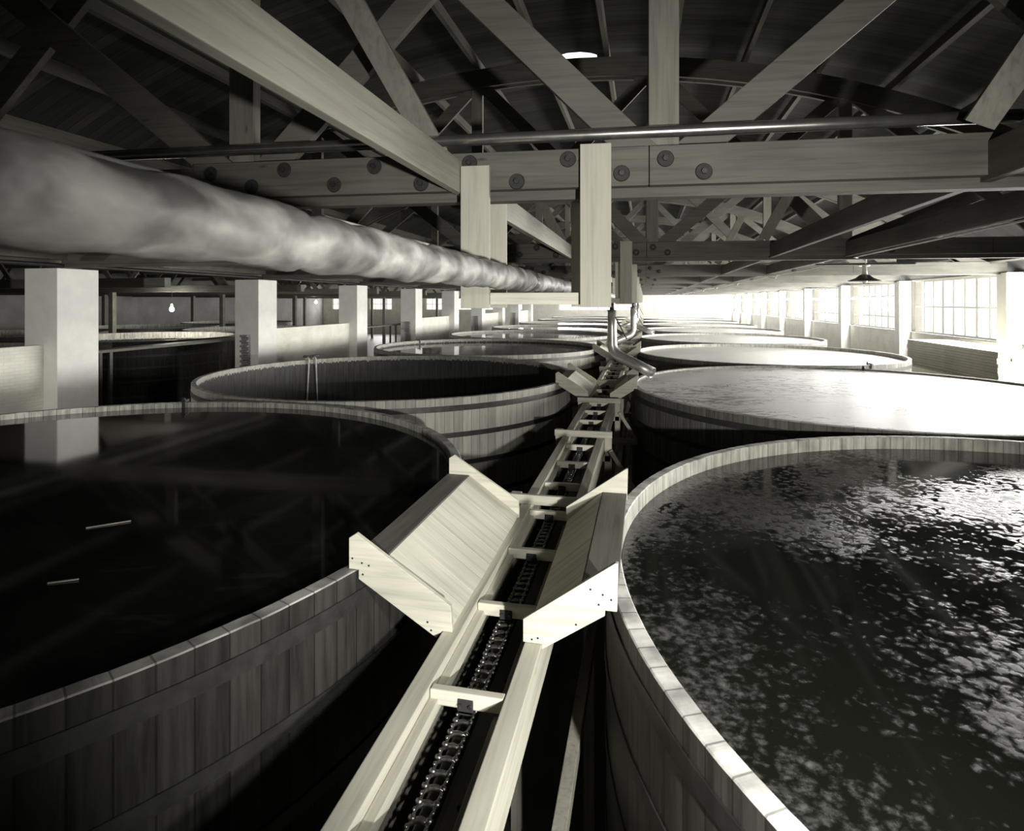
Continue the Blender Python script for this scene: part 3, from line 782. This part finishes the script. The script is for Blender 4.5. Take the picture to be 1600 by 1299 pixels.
# downpipe by the near window
bm = BM(); tube(bm, [(XR-.05, 21.0, CZ+.8), (XR-.05, 21.0, CZ-.35), (XR-.05, 20.8, CZ-.48)], .05, 12)
tag(link('drain_pipe', bm, 'paint', smooth=True), 'short vertical pipe beside the widest bright window', 'pipe')

# ------------------------------------------------------------------ pendant lamp and its cable
r = T('pendant_lamp', 'dark shaded pendant lamp hanging under the second truss on the window side', 'lamp', (4.3, 13.1, CZ+.42))
bm = BM(); lathe(bm, [(.05, .13), (.09, .12), (.16, .06), (.31, .0), (.305, -.004), (.155, .05), (.085, .105), (.05, .12), (.05, .13)], seg=32); link('lamp_shade', bm, 'enamel', r, smooth=True)
bm = BM(); tube(bm, [(0, 0, .12), (0, 0, .2), (0, 0, .3)], .04, 14, radii=[.055, .045, .04]); link('lamp_neck', bm, 'porcelain', r, smooth=True)
bm = BM(); tube(bm, [(0, 0, .3), (0, 0, .325)], .1, 16); link('ceiling_rose', bm, 'porcelain', r)
bm = BM(); lathe(bm, [(.002, -.035), (.035, -.03), (.055, 0), (.05, .03), (.03, .08), (.002, .081)], seg=16); link('bulb', bm, 'porcelain', r, smooth=True)
B('mounting_board', 'tx', r, -.9, .9, -.05, .05, .326, .36)
bm = BM(); tube(bm, [(4.3, 13.05, CZ+.77), (4.2, 12.7, CZ+.84), (3.83, 12.2, CZ+.84), (3.81, 8, CZ+.84), (3.81, 4, CZ+.84), (3.81, -1, CZ+.84)], .014, 8)
tag(link('lamp_cable', bm, 'hose', smooth=True), 'pale cable from the pendant lamp along the dark lengthwise beam', 'cable')
bm = BM(); P = []
for k in range(2, 9):
    y = TY[k]
    P += [(3.79, y+.5, CZ+.80), (3.79, y+3.5, CZ+.78), (3.79, y+6.6, CZ+.79), (3.79, y+6.9, CZ+.70)]
tube(bm, P, .014, 6); tag(link('lighting_cable', bm, 'hose', smooth=True), 'pale cable looping from truss to truss beyond the pendant lamp', 'cable')

# ------------------------------------------------------------------ light
def area(name, loc, rot, sx, sy, power, col=(1, .985, .95)):
    L = bpy.data.lights.new(name, 'AREA'); L.shape = 'RECTANGLE'; L.size = sx; L.size_y = sy; L.energy = power; L.color = col
    o = bpy.data.objects.new(name, L); COL.objects.link(o); o.location = loc; o.rotation_euler = rot; return o
RAD = 40.0
for (x, y, w, z, h) in EX:
    area('window_daylight', (XR-.03, y, z), (0, radians(90), 0), h, w, RAD*pi*w*h)
for a, b in fw:
    area('end_window_daylight', ((a+b)/2, YF-.03, (FZ0+FZ1)/2), (radians(-90), 0, 0), b-a+.2, FZ1-FZ0+.2, RAD*.8*pi*(b-a)*(FZ1-FZ0))
L = bpy.data.lights.new('flood_lamp', 'SPOT'); L.energy = 1850; L.shadow_soft_size = .06; L.color = (1, .985, .94); L.spot_size = radians(84); L.spot_blend = 1.0
o = bpy.data.objects.new('flood_lamp', L); COL.objects.link(o); o.location = (1.5, -1.0, 4.0)
o.rotation_euler = (Vector((-.7, 6.5, 4.0)) - o.location).to_track_quat('-Z', 'Y').to_euler()
L = bpy.data.lights.new('chute_fill_light', 'SPOT'); L.energy = 560; L.shadow_soft_size = .12; L.color = (1, .985, .94); L.spot_size = radians(50); L.spot_blend = .8  # added fill spot that brightens chutes, rails and near rims; no real fitting
o = bpy.data.objects.new('chute_fill_light', L); COL.objects.link(o); o.location = (2.2, -.4, 4.75)
o.rotation_euler = (Vector((-.75, 3.4, 2.9)) - o.location).to_track_quat('-Z', 'Y').to_euler()
L = bpy.data.lights.new('pier_fill_light', 'SPOT'); L.energy = 3500; L.shadow_soft_size = .1; L.color = (1, .985, .94); L.spot_size = radians(42); L.spot_blend = .8  # added fill spot brightening the camera-facing sides of the piers
o = bpy.data.objects.new('pier_fill_light', L); COL.objects.link(o); o.location = (-5.0, -3.0, 5.0)
o.rotation_euler = (Vector((-14.3, 17, 4.4)) - o.location).to_track_quat('-Z', 'Y').to_euler()
w = bpy.data.worlds.new('sky'); S.world = w; w.use_nodes = True
w.node_tree.nodes['Background'].inputs[0].default_value = (1, .985, .94, 1); w.node_tree.nodes['Background'].inputs[1].default_value = 1.8

hm = bpy.data.materials.new('bloom'); hm.use_nodes = True; nt = hm.node_tree; nt.nodes.clear()  # haze volume added to imitate lens bloom around the end windows
o_ = nt.nodes.new('ShaderNodeOutputMaterial'); vs = nt.nodes.new('ShaderNodeVolumeScatter'); vs.inputs['Density'].default_value = HAZE; vs.inputs['Anisotropy'].default_value = .75
vs.inputs['Color'].default_value = (1, .99, .95, 1); nt.links.new(vs.outputs[0], o_.inputs['Volume'])
bm = BM(); box(bm, XP+.4, XR-.5, 17, YF-.3, .05, CZ+.8); o = link('bloom_haze', bm, hm); o['kind'] = 'stuff'
tag(o, 'thin bright vapour added as haze over the far tanks before the end windows', 'haze')
# ------------------------------------------------------------------ camera
cd = bpy.data.cameras.new('camera'); cam = bpy.data.objects.new('camera', cd); COL.objects.link(cam); S.camera = cam
cd.sensor_fit = 'HORIZONTAL'; cd.sensor_width = 36; cd.lens = 920/1600*36
cd.shift_y = -(649.5-472)/1600; cd.clip_start = .05; cd.clip_end = 400
cd.dof.use_dof = True; cd.dof.focus_distance = 7.; cd.dof.aperture_fstop = 6.0
cam.location = (0, 0, CZ); cam.rotation_euler = (radians(90), 0, math.atan(208/920))

S.view_settings.view_transform = 'Standard'; S.view_settings.look = 'None'; S.view_settings.gamma = 1
S.view_settings.use_curve_mapping = False; S.view_settings.exposure = 0
c = S.cycles
c.use_denoising = True; c.max_bounces = 8; c.diffuse_bounces = 4; c.glossy_bounces = 4; c.transparent_max_bounces = 12; c.caustics_reflective = False; c.caustics_refractive = False
c.sample_clamp_indirect = 6
